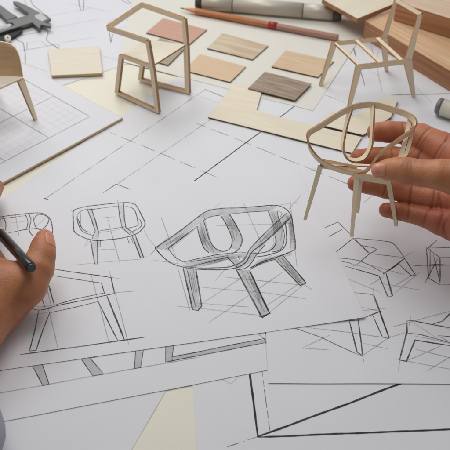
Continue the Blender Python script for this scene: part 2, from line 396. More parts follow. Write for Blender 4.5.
# ------------------------------------------------------------ drawings
# construction lines on the bottom sheet
k = Sketch(zK)
k.stroke([(248, 360), (258, 437)], 'ink', 1.7); k.stroke([(257, 437), (350, 403), (412, 379)], 'ink', 1.7); k.stroke([(258, 437.3), (480, 428)], 'ink', 1.5)
k.dash((260.5, 360), (270, 432), 'mid', .9, 1.3, .2, .5); k.dash((227, 447), (257, 437), 'mid', .9, .8, .2, .1)
k.stroke([(222, 379.5), (231, 384), (238, 377)], 'light', .9)
k.build('construction_lines', oK)
# leg stubs
k = Sketch(zI)
k.fill([(32, 366), (42, 364.5), (49, 384), (43, 386)], 'fillgrey'); k.stroke([(31.5, 364), (43, 386), (49, 384), (41.5, 362)], 'dark', .9); 
k.fill([(81, 359.5), (90, 358), (104, 374), (93, 376)], 'fillgrey'); k.stroke([(80, 357), (93, 376), (104, 374), (90, 358), (97, 357)], 'dark', .9)
k.fill([(135.5, 352), (143.5, 351), (140.5, 367.5), (134.5, 368.5)], 'fillgrey'); k.stroke([(135.5, 349), (134.5, 368.5), (140.5, 367.5), (143.7, 348)], 'dark', .9)
k.fill([(166, 347), (174, 345), (172.5, 356), (267, 339), (267, 342), (166, 362)], 'fillgrey')
k.stroke([(165.7, 345), (165.7, 362), (267, 342.5)], 'dark', 1); k.stroke([(174, 344), (172, 357), (267, 338)], 'dark', 1); k.stroke([(172, 357), (172.5, 361)], 'mid', .8)
k.stroke([(256, 332), (266, 341)], 'dark', .9); k.stroke([(-20, 397), (0, 393), (150, 366), (200, 357)], 'light', 1.0); k.stroke([(-5, 372), (7, 369)], 'dark', 1)
k.build('leg_sketch', oI)
# dash-dot axonometric drawing
k = Sketch(zD)
k.dash((45, 199), (206, 89), 'mid', .75, 1.5, .12, .1); k.dash((118, 183.6), (262, 84), 'mid', .7, 1.3, .12, .1, .4)
k.stroke([(44, 198), (50, 200.5)], 'ink', 1.6)
k.stroke([(190, 184), (262, 131), (296, 105)], 'ink', 1.15)
k.dash((110, 132.5), (228, 182), 'mid', .8, 1.6, .25, 0, .9); k.dash((196, 123), (350, 185), 'mid', .8, 1.9, .22, 0, .7)
k.dash((325, 95), (344, 102), 'mid', .8, 1.2); k.stroke([(205, 89.5), (225, 97.5)], 'mid', 1.0)
k.stroke([(103, 193), (116, 184), (132, 190)], 'mid', .9); k.stroke([(170, 86), (240, 110)], 'light', .6)
k.stroke([(313, 168), (322, 172)], 'light', .7); k.stroke([(348, 215), (373, 195)], 'light', .9); k.stroke([(373, 195), (392, 201)], 'light', .8)
k.build('axonometric_lines', oD)
# lines at the upper right
k = Sketch(zR)
k.stroke([(345, 16), (356, 57)], 'mid', 1.5); k.stroke([(359, 66), (365, 86)], 'mid', 1.1); k.stroke([(371, 46), (376, 62), (382, 92)], 'light', .9)
k.stroke([(391, 95), (452, 93.5)], 'mid', 1.2); k.stroke([(415, 86), (432, 103)], 'light', .8)
k.stroke([(368, 70), (380, 76)], 'light', .7); k.stroke([(379, 50), (376, 60)], 'light', .8)
k.build('drawn_lines', oR)
# upper left sheet
k = Sketch(zB)
k.stroke([(14, 35.5), (17, 40), (22, 42), (23.5, 44), (24.5, 51)], 'mid', .9, True); k.stroke([(15, 36.5), (30, 34), (46, 31), (48, 34), (46.5, 39), (50, 43), (62, 50)], 'mid', .9, True)
k.stroke([(25, 50), (25.5, 64)], 'mid', 1.1); k.stroke([(27, 42), (27, 50)], 'mid', .8); k.stroke([(22, 50.5), (38, 48), (58, 44), (60, 47)], 'mid', .8)
k.stroke([(41, 41), (48, 46.5)], 'mid', .8); k.stroke([(28, 43), (40, 41)], 'light', .8); k.stroke([(52, 44), (58, 49)], 'mid', .8)
for a in ([(98, 54.5), (128, 63)], [(50, 16), (92, 8)], [(60, 43), (95, 37)], [(52, 28), (100, 19)], [(20, 62), (48, 72)], [(65, 3), (110, 12)]): k.stroke(a, 'light', .7)
k.build('chair_sketch', oB); k = Sketch(zB)
k.stroke([(78, -4), (80.5, 10.5)], 'mid', 1); k.stroke([(84, -6), (83.5, 10.5), (80.5, 10.5)], 'mid', 1)
k.build('chair_sketch', oB); k = Sketch(zB)
k.stroke([(23, -3), (27, 6)], 'light', 1); k.stroke([(29, -3), (33, 5), (44, 14)], 'mid', 1)
k.build('chair_sketch', oB); k = Sketch(zB)
k.stroke([(107, 27), (109, 22), (117, 18.5), (122, 19.5)], 'light', 1, True); k.stroke([(127, 19), (132, 25)], 'mid', .8); k.stroke([(109, 31), (111, 43), (112.5, 35), (116, 33)], 'mid', .9)
k.build('chair_sketch', oB); k = Sketch(zB)
k.stroke([(119, -1), (129, 4), (131, 3), (124, -2)], 'mid', .9); k.stroke([(115, 29), (130, 26)], 'light', .7)
k.build('drawn_lines', oB)

# --- the topmost sheet
k = Sketch(zG)          # small armchair
f = lambda L: [(60+x/5, 180+y/5) for x, y in L]
k.band(f([(135, 145), (160, 200), (180, 255), (160, 295)]), f([(155, 140), (178, 200), (192, 255), (190, 298)]), 'faint')
k.band(f([(290, 130), (310, 240), (350, 275)]), f([(318, 118), (328, 235), (375, 270)]), 'faint')
k.fill(f([(152, 303), (175, 418), (188, 418), (185, 303)]), 'faint'); k.fill(f([(360, 280), (400, 388), (418, 390), (378, 275)]), 'faint'); k.fill(f([(190, 300), (190, 330), (203, 332), (203, 300)]), 'faint')
k.stroke(f([(65, 160), (80, 146), (130, 133), (200, 124), (290, 115), (340, 113), (370, 121), (385, 133), (405, 172), (425, 215), (410, 247), (375, 272), (310, 290), (230, 300), (180, 303), (130, 292), (75, 262), (67, 220)]), 'mid', 1.15, True, True)
k.stroke(f([(85, 175), (100, 157), (135, 145), (160, 148), (290, 130)]), 'mid', .9); k.stroke(f([(85, 178), (90, 215), (112, 256), (165, 278)]), 'mid', .9, True)
k.stroke(f([(90, 195), (110, 240), (135, 258), (165, 261)]), 'mid', .9, True); k.stroke(f([(135, 145), (160, 205), (177, 255), (160, 295)]), 'mid', 1); k.stroke(f([(155, 140), (178, 205), (192, 258), (190, 298)]), 'mid', 1.1)
k.stroke(f([(290, 118), (300, 190), (312, 240), (350, 275)]), 'mid', 1); k.stroke(f([(318, 115), (322, 190), (330, 238), (375, 272)]), 'mid', 1.1)
k.stroke(f([(325, 132), (358, 139), (376, 158), (390, 210), (383, 230), (330, 243)]), 'mid', 1, True); k.stroke(f([(398, 195), (405, 232), (350, 264)]), 'mid', .9, True)
k.stroke(f([(190, 256), (250, 246), (330, 234)]), 'mid', 1); k.stroke(f([(193, 264), (300, 248)]), 'light', .9)
k.stroke(f([(152, 303), (175, 420), (188, 420), (187, 300)]), 'mid', 1.15); k.stroke(f([(190, 300), (190, 330), (203, 333), (203, 300)]), 'mid', .9)
k.stroke(f([(360, 280), (402, 388), (418, 390), (376, 273)]), 'mid', 1.15); k.stroke(f([(335, 283), (345, 313), (366, 317), (352, 282)]), 'mid', .9)
for a in ([(235, 180), (300, 420)], [(232, 350), (290, 345)], [(70, 425), (175, 415)], [(190, 412), (405, 396)], [(288, 100), (293, 130)], [(50, 150), (80, 170)], [(195, 190), (280, 183)], [(130, 330), (165, 290)], [(440, 290), (420, 250)], [(105, 150), (100, 260)], [(185, 350), (250, 345)], [(375, 108), (378, 125)], [(435, 380), (405, 392)], [(145, 290), (120, 335)]): k.stroke(f(a), 'light', .75)
k.build('armchair_sketch', oG, 'small upright armchair sketch in thin pencil line, middle of the sheet')

k = Sketch(zG)          # large shaded armchair
k.band([(155, 248), (180, 230), (205, 213), (218, 209)], [(162, 250), (182, 236), (200, 223), (210, 217)])
k.band([(163, 250), (180, 238), (198, 226)], [(168, 251), (180, 242), (198, 227.5)])
k.band([(218, 209), (245, 208), (277, 206)], [(210, 217), (240, 213), (272, 211)])
k.band([(197, 227), (201, 240), (206, 250), (214, 254)], [(203, 221), (209, 240), (214, 248), (224, 252)])
k.band([(221, 216), (227, 227), (232, 238), (230, 248)], [(230, 214), (238, 227), (242, 240), (238, 250)])
k.hatch([(222, 217), (230, 230), (233, 243)], [(229, 215), (238, 228), (241, 240)], 6)
k.hatch([(198, 227), (201, 240), (208, 251)], [(203, 223), (207, 238), (213, 249)], 5)
k.hatch([(160, 248), (180, 235), (200, 221)], [(164, 250), (182, 239), (199, 226)], 4)
k.band([(287, 213), (268, 231), (250, 249)], [(292, 217), (276, 233), (258, 251)])
k.hatch([(288, 214), (270, 231), (254, 248)], [(291, 217), (275, 234), (258, 250)], 6)
k.hatch([(270, 213), (273, 228), (272, 248)], [(277, 212), (283, 230), (279, 250)], 5)
k.hatch([(288, 218), (290, 234), (290, 250)], [(291, 218), (293, 234), (294, 249)], 3)
k.hatch([(188, 266), (210, 260), (230, 256)], [(200, 267), (216, 263), (240, 258)], 4)
k.band([(250, 249), (247, 258), (240, 264), (233, 267)], [(257, 252), (254, 258), (248, 264), (240, 269)])
k.band([(183, 262), (210, 256), (248, 253)], [(190, 268), (215, 262), (246, 257)])
k.band([(184, 267), (205, 262), (228, 256)], [(190, 268), (210, 265), (230, 259)])
k.band([(269, 212), (272, 225), (275, 240), (268, 251)], [(277, 211), (281, 225), (284, 240), (280, 250)])
k.band([(286, 216), (289, 232), (290, 250)], [(291, 216), (294, 232), (296, 248)])
k.band([(258, 260), (275, 256), (292, 252)], [(250, 269), (272, 261), (292, 255)])
k.fill([(184, 268), (193, 309), (200, 308), (196, 269)]); k.hatch([(187, 268), (194, 306)], [(196, 269), (200, 300)], 5, lo=0, hi=.4)
k.fill([(238, 270), (262, 316), (269, 312), (250, 270)]); k.hatch([(246, 272), (264, 312)], [(250, 272), (268, 311)], 4)
k.hatch([(280, 259), (302, 285)], [(283, 258), (305, 283)], 3); k.fill([(276, 260), (300, 285), (305, 282), (283, 257)])
k.fill([(228, 257), (237, 267), (241, 263), (234, 256)])
D = 1.35
k.stroke([(155, 248), (180, 231), (200, 215.5), (207, 211.5), (218, 208.7), (240, 207.8), (258, 206.5), (272, 205.3), (281, 206.5), (288, 211), (291.5, 217), (293.5, 230), (295.5, 247), (292, 251), (280, 256), (262, 262), (250, 268)], 'dark', D, True)
k.stroke([(155, 248), (163, 257), (172, 263.5), (183, 267), (200, 269.5), (225, 269.5), (237, 267.5), (245, 263), (249, 257), (252, 252), (258, 247), (275, 233), (292, 216)], 'dark', 1.25, True)
k.stroke([(183, 266), (200, 268), (224, 267.5), (234, 265.5), (243, 261), (247, 255), (250, 249), (262, 236), (287, 212.5)], 'mid', 1.1, True)
k.stroke([(236, 270), (246, 268), (252, 262), (257, 254), (265, 245)], 'dark', 1.1, True)
k.stroke([(197, 226.5), (182, 238), (168, 248.5), (174, 256.5), (183, 262), (196, 259), (215, 255), (240, 252), (248, 253)], 'dark', 1.0)
k.stroke([(197, 226), (200, 238), (204, 248), (209, 253)], 'dark', 1.1, True); k.stroke([(203.5, 220.5), (207, 232), (210, 241), (215, 248), (222, 251.3), (229, 249.5), (232, 243), (231.5, 237), (227, 226), (221, 216)], 'dark', 1.15, True)
k.stroke([(229, 213.5), (236, 225), (241, 235), (242, 242), (238, 250), (231, 254)], 'dark', 1.15, True); k.stroke([(203, 221), (210, 217), (221, 215)], 'dark', 1.0, True)
k.stroke([(230, 214), (250, 212), (268, 211), (271, 219), (273, 223)], 'dark', 1.0); k.stroke([(200, 222), (205, 238), (212, 250)], 'light', .8, True)
k.stroke([(275, 236), (276, 243), (272, 249), (264, 252.5), (248, 254)], 'dark', 1.1, True); k.stroke([(277, 210.5), (278, 217), (280, 222)], 'dark', 1.2); k.stroke([(278, 211), (282, 213), (280.5, 217)], 'dark', 1.0)
k.stroke([(285, 221), (286.5, 234), (285.5, 245), (280, 251), (268, 255), (256, 257)], 'dark', 1.15, True); k.stroke([(282, 226), (284.5, 236), (281, 249), (272, 252)], 'dark', .9, True)
k.stroke([(190, 262), (210, 258.5), (228, 255.5)], 'mid', 1); k.stroke([(190, 267), (212, 261), (229, 257)], 'dark', 1)
k.stroke([(238, 257), (241, 262), (245, 257), (238, 256.5)], 'dark', 1); k.stroke([(227, 257), (237, 267)], 'dark', 1.3); k.stroke([(250, 269.5), (262, 263), (276, 259)], 'dark', 1.1)
k.stroke([(183, 267), (192.5, 309.5), (198, 310.5), (201.5, 306), (196, 269)], 'dark', 1.6); k.stroke([(186.5, 268), (196, 308)], 'mid', .8)
k.stroke([(236, 269), (262, 317.5), (269.5, 313), (249.5, 270.5)], 'dark', 1.8); k.stroke([(241, 270), (264.5, 312)], 'light', .8); k.stroke([(250, 271), (268, 311)], 'dark', 1.2)
k.stroke([(275.5, 260), (300, 285.5), (306, 283), (283, 255.5)], 'dark', 1.6); k.stroke([(259, 317), (271, 313)], 'dark', 1.3); k.stroke([(278, 259), (300, 283)], 'mid', .8)
for a in ([(161, 217), (178, 263)], [(148, 238), (156, 247)], [(214, 208), (222, 202)], [(153, 260), (180, 264)], [(243.5, 203), (262, 245)], [(216, 226), (293, 223.5)], [(290, 200), (297, 267)], [(289, 209), (301, 195)], [(270, 206.5), (299, 202)],
          [(200, 287), (268, 293), (306, 299)], [(198, 306), (252, 271)], [(208, 323), (283, 272)], [(176, 306), (262, 315.5)], [(270, 312), (303, 285)], [(266, 306), (300, 283)], [(225, 277), (303, 285)], [(215, 281), (229, 265)], [(177, 265), (190, 311)], [(150, 255), (170, 235)], [(203, 213), (215, 258)], [(195, 210.5), (225, 209)], [(250, 270), (272, 255)], [(300, 282), (312, 290)], [(196, 303), (250, 307)]): k.stroke(a, 'light', .85)
k.build('armchair_sketch', oG, 'largest armchair sketch with heavy outlines and grey shading')

k = Sketch(zG)          # armchair sketch under the left hand
k.stroke([(-8, 219), (3, 216.5), (15, 215), (28, 213.5), (40, 213), (47, 216), (51, 221), (52.5, 229), (52, 236)], 'mid', 1.1, True)
k.stroke([(-5, 221), (3, 218.5), (26, 215.5)], 'mid', .9); k.stroke([(28, 213), (31, 220), (29, 230), (33, 236)], 'mid', 1, True); k.stroke([(25, 214), (28, 222), (26, 230)], 'mid', .9, True)
k.stroke([(33, 216), (34, 222), (36.5, 228), (41, 229.5), (46, 226), (49, 220), (47, 216.5), (41, 214.5), (36, 216), (33.5, 221)], 'mid', .9, True); k.stroke([(8, 233), (25, 229.5), (40, 228)], 'mid', .9); k.stroke([(3, 217), (6, 224), (5, 231)], 'mid', .9, True)
for a in ([(15, 212), (19, 236)], [(10, 223), (30, 221)], [(44, 232), (50, 216)], [(36, 227), (47, 216)]): k.stroke(a, 'light', .7)
k.build('armchair_sketch', oG, 'armchair sketch at the left edge, partly covered by the hand')

k = Sketch(zG)          # low chair frame, lower left
k.stroke([(50, 268.5), (80, 273), (111, 277.5), (114.5, 293.5), (60, 305), (48, 308)], 'dark', 1.15); k.stroke([(46, 274.5), (101.5, 283.2), (104.5, 293.5)], 'mid', .95)
k.stroke([(101.5, 283.2), (104.5, 293.5)], 'dark', 1.4); k.stroke([(104, 293), (75, 299), (55, 305)], 'dark', 1.0); k.stroke([(26, 306.5), (38, 310), (52, 308)], 'dark', 1.0, True)
k.stroke([(28, 305), (40, 307), (52, 305.5)], 'light', .8); k.stroke([(49, 313), (70, 308.5), (98, 301.5)], 'dark', 1.0)
k.stroke([(47.5, 281), (54.5, 305)], 'dark', 1.3); k.stroke([(40, 293), (45, 307)], 'dark', 1.2); k.stroke([(38.5, 311), (35, 330), (29.5, 351), (36, 350.5), (43, 330), (49.5, 313)], 'dark', 1.3)
k.stroke([(98, 301.5), (118, 341)], 'dark', 1.2); k.stroke([(107, 296), (124.5, 340)], 'dark', 1.7); k.stroke([(20, 354.5), (80, 346.5), (146, 337)], 'dark', 1.3)
for a in ([(109, 270), (129, 345)], [(91, 274), (109, 342)], [(110, 293), (136, 291)], [(48, 306), (58, 349)], [(45, 281), (52, 309)], [(108, 277), (122, 279)], [(34, 315), (50, 312)]): k.stroke(a, 'light', .8)
k.build('chair_sketch', oG, 'low chair frame in ruled pencil outline standing on a base line')

# lounge chairs on the right sheet
k = Sketch(zH)
k.stroke([(324, 228), (338, 222), (341, 225), (350, 234)], 'mid', 1.1); k.stroke([(328, 237), (343, 229)], 'mid', 1.1); k.stroke([(336, 252), (353, 238.5), (370, 253.5), (355, 266)], 'dark', 1.0)
k.stroke([(355, 239), (368, 253)], 'mid', .8); k.stroke([(338, 258), (360, 261), (384, 273)], 'mid', .9, True); k.stroke([(340, 261), (350, 263), (354, 266)], 'dark', 1.0); k.stroke([(345, 266), (379, 276), (388, 297), (392, 296), (386, 273)], 'dark', 1.3)
k.stroke([(353, 238), (375, 240), (390, 242), (395, 245), (404.5, 257)], 'mid', .95); k.stroke([(361, 245.5), (374, 248), (375.5, 250.5), (369, 254)], 'mid', .9, True)
k.stroke([(383, 274), (395, 266), (405, 258)], 'dark', 1.8); k.stroke([(399, 264), (411.5, 276), (415.5, 275), (404, 257.5)], 'dark', 1.2); k.stroke([(372, 254), (404, 257.5)], 'mid', .8); k.stroke([(392, 242), (404, 257)], 'light', 1)
k.stroke([(386, 273), (393, 296)], 'dark', 1.3)
for a in ([(348, 279), (382, 293)], [(388, 290), (417, 272)], [(378, 283), (421, 290)], [(345, 262), (375, 270)], [(404, 257), (413, 252)], [(370, 285), (385, 276)], [(412, 265), (450, 266)], [(360, 262), (405, 275)], [(395, 293), (420, 272)]): k.stroke(a, 'light', .85)
k.build('lounge_chair_sketch', oH, 'reclining lounge chair sketch below the held chair model')
k = Sketch(zH)
k.stroke([(353, 292.5), (372, 294.5), (374, 297)], 'mid', 1); k.stroke([(373.5, 294), (380, 312), (389, 338)], 'dark', 1.7); k.stroke([(365, 317.5), (381, 311)], 'dark', 1.7); k.stroke([(372.5, 315), (382.5, 337), (389, 338.5)], 'dark', 1.1)
k.stroke([(349.5, 321), (357, 352), (361.5, 355.5), (362.5, 353), (358, 319)], 'dark', 1.4); k.stroke([(345, 321), (364, 320)], 'mid', 1)
for a in ([(280, 323), (320, 337), (359, 355)], [(303, 327), (350, 332.5), (390, 338.5)], [(362, 356), (391, 336)], [(360, 311), (389, 308)], [(361, 307), (380, 311.5)], [(330, 350), (302, 348), (330, 335)], [(362, 353), (364, 362)], [(375, 304), (373, 287)], [(362, 343), (388, 349)]): k.stroke(a, 'mid' if a[0][0] == 280 else 'light', .85)
k.build('lounge_chair_sketch', oH, 'chair sketch half hidden by the topmost sheet, thick dark legs')
k = Sketch(zH)
k.stroke([(407, 321), (407, 332), (399.5, 360), (406.5, 361.5), (415, 340), (452, 346)], 'dark', 1.5); k.stroke([(406, 321), (412, 320.5), (432, 324.5), (455, 329)], 'dark', 1.3); k.stroke([(432, 324.5), (443, 321), (455, 308)], 'mid', 1.2)
k.stroke([(407, 333), (420, 334.5), (455, 344)], 'mid', 1); k.stroke([(415, 336), (435, 340), (455, 345)], 'light', .9); k.stroke([(438, 335.5), (455, 337)], 'dark', 1.1); k.stroke([(438, 336), (448, 341)], 'mid', .9)
for a in ([(392, 327), (455, 310)], [(394, 359), (455, 370)], [(406, 361), (441, 346)], [(411, 315), (409, 326)], [(398, 372), (400, 360)], [(415, 349), (455, 359)], [(427, 371), (455, 354)], [(412, 322), (440, 340)], [(388, 338), (407, 332)], [(440, 325), (455, 332)]): k.stroke(a, 'light', .85)
k.build('lounge_chair_sketch', oH, 'wide low chair sketch cut by the right edge of the view')
k = Sketch(zH)
k.stroke([(426.5, 247), (428.5, 278), (440, 285), (440, 257.5), (427.5, 248.5), (437, 240)], 'mid', 1.0); k.stroke([(440, 257.5), (460, 257.5)], 'mid', .8); k.stroke([(440, 284.7), (460, 284.7)], 'light', .9)
for a in ([(433, 254), (440, 282)], [(438, 258), (425, 283)], [(428, 248), (460, 247.5)], [(430, 248), (430, 277)], [(445, 264), (412, 266)]): k.stroke(a, 'mid', .8)
k.build('box_sketch', oH, 'small boxy construction sketch at the right edge')

# ------------------------------------------------------------ grid board, upper left
bz = .09; bt = .16
P0 = at(123, 118, bz+bt)[:2]; u = nrm(at(5, 182, bz+bt)[:2]-P0); v_ = nrm(at(54, 80.3, bz+bt)[:2]-P0)
if v_[1] < 0: v_ = -v_
cor = [P0, P0+u*27, P0+u*27+v_*21, P0+v_*21]
board = empty('grid_board', (*(sum(cor)/4), bz), 'thin board covered by gridded paper under the bent veneer chair, tan front edge', 'board')
mb = MB(); prism(mb, cor, bz, bz+bt, 0); b_ = mb.build('panel', ['edgetan', 'edgetan'], board, rotz=math.atan2(u[1], u[0]), bevel=.02)
ins = .06; cp = [P0+u*ins+v_*ins, P0+u*26.9+v_*ins, P0+u*26.9+v_*20.9, P0+u*ins+v_*20.9]
mb = MB(); prism(mb, cp, bz+bt+.002, bz+bt+.03, 0); gp = mb.build('grid_paper', ['paper_cool', 'paper'], board)
zb = lambda x, y: bz+bt+.03
k = Sketch(zb, .004)
F0 = at(90, 116.5, bz+bt+.03)[:2]
ua = np.dot(at(48, 137.5, bz+bt)[:2]-F0, u); va = np.dot(at(53, 97, bz+bt)[:2]-F0, v_)
nu_, nv_ = 6, 6; UL, VL = ua*3.2, va*2.9
i = 0
while i*ua/nu_ <= UL+.01:
    t = i*ua/nu_; k.stroke([F0+u*t, F0+u*t+v_*VL], 'gridmaj' if i % nu_ == 0 else 'gridblue', .75 if i % nu_ == 0 else .55, world=True); i += 1
i = 0
while i*va/nv_ <= VL+.01:
    t = i*va/nv_; k.stroke([F0+v_*t, F0+v_*t+u*UL], 'gridmaj' if i % nv_ == 0 else 'gridblue', .75 if i % nv_ == 0 else .55, world=True); i += 1
k.build('grid_lines', board)

# ------------------------------------------------------------ plywood offcuts and swatches
slab('plywood_panel', [(208, 117), (234, 84), (262, 91), (256.7, 110), (281, 117.5), (318, 126.5), (362, 137), (352, 153)], .095, .11, ['ply', 'edgedark'],
     'cream plywood strip with a notch cut in it, in front of the grey swatch', 'plywood', dirpts=(0, 7))
slab('plywood_panel', [(317, 124), (331, 111.5), (353, 117), (384, 97), (398, 99.5), (391, 117), (363, 135)], .215, .09, ['ply', 'edgedark'],
     'small irregular cream plywood scrap behind the held chair model', 'plywood', dirpts=(0, 6))
GS = 'wood veneer swatches laid out on the warm white sheet'
slab('wood_swatch', [(146, 32.5), (189.5, 44), (207, 29.5), (163, 18)], .10, .11, ['sw_pink', 'edgedark'], 'pinkish brown swatch behind the chair model with trapezoid legs', 'wood swatch', GS)
slab('wood_swatch', [(140, 57), (168, 65), (187, 46), (160, 38)], .10, .11, ['sw_taupe', 'edgedark'], 'dull taupe swatch mostly hidden under the seat of a chair model', 'wood swatch', GS)
slab('wood_swatch', [(207, 48), (252.5, 59.5), (268.5, 45.5), (222.5, 33)], .10, .11, ['sw_maple', 'edgedark'], 'pale swatch with a tan streak along its back edge, nearest the pencil', 'wood swatch', GS)
slab('wood_swatch', [(184, 70), (230, 82), (246, 66.5), (200, 54)], .10, .11, ['sw_peach', 'edgedark'], 'peach coloured swatch just right of a chair model leg', 'wood swatch', GS)
slab('wood_swatch', [(271.5, 66.3), (318, 77), (334, 61), (286, 50)], .10, .11, ['sw_oak', 'edgedark'], 'light oak swatch with straight grain, its right end behind a chair model leg', 'wood swatch', GS)
slab('wood_swatch', [(248, 88.3), (295, 100.3), (311.5, 83.5), (265, 71.5)], .21, .11, ['sw_grey', 'edgedark'], 'dark grey-brown striped swatch lying on the plywood strip', 'wood swatch', GS)
slab('wood_swatch', [(51.6, 75.5), (102.5, 73), (99.3, 45.8), (47.6, 49.2)], .10, .28, ['bassface', 'edgetan'], 'thick square cream swatch on the sketch sheet right of the bent veneer chair', 'wood swatch', GS, bevel=.03)

# ------------------------------------------------------------ wooden blocks, upper right
def block(name, p, q, z0, h, depth, mats, label, bev=.05):
    a = at(*p, z0)[:2]; b = at(*q, z0)[:2]; d = nrm(b-a); n = np.array([-d[1], d[0]]); n = n if n[0] > 0 else -n
    mb = MB(); prism(mb, [a, b, b+n*depth, a+n*depth], z0, z0+h)
    return tag(mb.build(name, mats, rotz=math.atan2(d[1], d[0]), bevel=bev), label, 'wood block')
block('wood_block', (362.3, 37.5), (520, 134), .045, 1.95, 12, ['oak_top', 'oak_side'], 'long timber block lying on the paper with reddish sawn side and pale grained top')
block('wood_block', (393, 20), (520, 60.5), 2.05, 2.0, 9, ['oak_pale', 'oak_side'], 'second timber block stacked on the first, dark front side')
tp = [(322, -1), (357.5, 18.5), (397, 2.5), (392, -12), (350, -18)]
slab('wood_board', tp, 2.05, .5, ['ply', 'oak_side'], 'thin pale wood panel overhanging the corner of the lower timber block', 'wood board', dirpts=(1, 2), bevel=.03)

# ------------------------------------------------------------ pencil and markers
def hexpencil():
    r = .36; z = .09+.03+r
    a = at(180, 8.0, z); b = at(338.5, 37.5, z); d = nrm(b-a); L = np.linalg.norm(b-a)
    root = empty('pencil', (*((a+b)/2)[:2], .12), 'long wooden pencil with orange barrel, red band and rosy end', 'pencil')
    rz = math.atan2(d[1], d[0])
    def seg(name, prof, mat, n=6, smooth=False):
        mb = MB(); lathe(mb, a, b, prof, n); mb.build(name, [mat], root, rotz=rz, smooth=smooth, bevel=.03 if n == 6 else 0)
    seg('lead', [(0, .03, 0), (.025, .075, 0)], 'lead', 16, True)
    seg('tip_cone', [(.025, .08, 0), (.105, r*.96, 0)], 'pencilcone', 6)
    seg('barrel', [(.105, r, 0), (.575, r, 0)], 'pencilwood')
    seg('band', [(.575, r+.015, 0), (.625, r+.015, 0)], 'red', 24, True)
    seg('barrel_end', [(.625, r, 0), (.99, r, 0), (1.0, r*.8, 0)], 'pencilpink')
hexpencil()
def marker(p, q, r, prof, label, z, extra=None):
    a = at(*p, z+r); b = at(*q, z+r); d = nrm(b-a)
    root = empty('marker_pen', (*((a+b)/2)[:2], z), label, 'marker pen')
    for nm, pr, mat in prof:
        mb = MB(); lathe(mb, a, b, [(s_, r*k_, 0) for s_, k_ in pr], 40); o = mb.build(nm, [mat], root, rotz=math.atan2(d[1], d[0]))
        o.data.polygons.foreach_set('use_smooth', [len(pl.vertices) == 4 for pl in o.data.polygons])
    return root
marker((196, 1.5), (342, 13.5), .78, [
    ('end_ring', [(0, .86), (.005, .96), (.045, .96)], 'darkgrey'), ('barrel', [(.045, .9), (.05, 1), (.255, 1)], 'silver'),
    ('joint', [(.255, .95), (.262, .95)], 'darkgrey'), ('barrel', [(.262, 1), (.735, 1)], 'silver'), ('joint', [(.735, .95), (.741, .95)], 'darkgrey'),
    ('barrel', [(.741, 1), (.94, 1)], 'silver'), ('cap', [(.94, .985), (.985, .985), (1, .9)], 'darkgrey')],
    'silver marker with dark end caps lying behind the pencil', .13)
marker((437, 105.5), (560, 146), .78, [
    ('cap', [(0, .80), (.012, .97), (.045, .97)], 'midgrey'), ('end_face', [(-.002, .6), (.002, .72)], 'darkgrey'),
    ('barrel', [(.045, 1), (.5, 1)], 'silver'), ('joint', [(.5, .96), (.51, .96)], 'darkgrey'), ('barrel', [(.51, 1), (1, 1)], 'silver')],
    'silver marker with grey end at the right edge, above the hand', .1)

# ------------------------------------------------------------ caliper
root = empty('caliper', at(20, 22, .2), 'steel sliding caliper lying open on the sketch sheet behind the bent veneer chair', 'caliper')
def cpoly(name, px, z0, th, mat, bevel=.03):
    mb = MB(); prism(mb, [at(x, y, z0+th)[:2] for x, y in px], z0, z0+th, 0); return mb.build(name, [mat, mat], root, bevel=bevel)
cpoly('beam', [(-60, 56), (0, 33), (6, 29.5), (5, 24.5), (0, 26.5), (-60, 47)], .35, .3, 'steel')
cpoly('fixed_jaw', [(0, 32.5), (32, 22.3), (33.5, 23.8), (39.5, 28.3), (41, 24.6), (50.5, 26.3), (50.8, 24.6), (44, 22), (50.8, 18.4), (46, 14.5), (41, 13), (27, 5.5), (18, 1.5), (13, 1), (13, 2.5), (28, 12.5), (29, 14.8), (24, 16), (8, 20), (6, 22.5), (12, 22.5), (14.5, 25), (9, 26.5), (0, 29.5)], .36, .32, 'steel')
cpoly('sliding_jaw', [(-30, -12), (0, 4.5), (10, 12), (17, 16.2), (13, 18), (7, 20), (0, 13), (-30, -2)], .36, .3, 'steel')
cpoly('blade_glint', [(34.5, 15.5), (41, 13), (47.5, 18.5), (42, 21.3), (36, 18.5)], .685, .03, 'steellight', 0)  # pale plate standing in for the light reflected off the blade
cpoly('scale_face', [(-40, 44), (-2, 31), (9, 27.3), (12, 24.5), (9, 23.5), (0, 26), (-40, 40)], .67, .03, 'steellight', 0)
mb = MB(); ta, tb = at(-30, 40.2, .715), at(8, 25.6, .715); td_ = nrm(tb-ta); tn = np.array([-td_[1], td_[0], 0])
for i in range(60):
    c_ = ta+td_*(i*.1); l_ = .16 if i % 5 else .26
    if np.dot(tb-c_, td_) < 0: break
    mb.add([c_-td_*.012, c_+td_*.012, c_+td_*.012-tn*l_, c_-td_*.012-tn*l_], [(0, 1, 2, 3)])
mb.build('scale_marks', ['black'], root)
cpoly('slider', [(-10, 46), (3, 40.8), (10, 38), (18, 33.5), (22, 30.5), (23, 26.5), (15, 29), (0, 34.5), (-10, 38)], .18, .26, 'black')
mb = MB(); a = at(7.5, 39.5, .5); b = a+np.array([.15, -.2, .35]); lathe(mb, a, b, [(0, .28, 0), (.2, .33, 0), (.85, .33, 0), (1, .26, 0)], 24); mb.build('thumb_screw', ['white'], root, smooth=False)
mb = MB(); a2 = b+np.array([0, -.005, .01]); lathe(mb, a2-np.array([0, 0, .03]), a2+np.array([.0, -.01, .02]), [(0, .08, 0), (1, .08, 0)], 16); mb.build('screw_slot', ['darkgrey'], root)

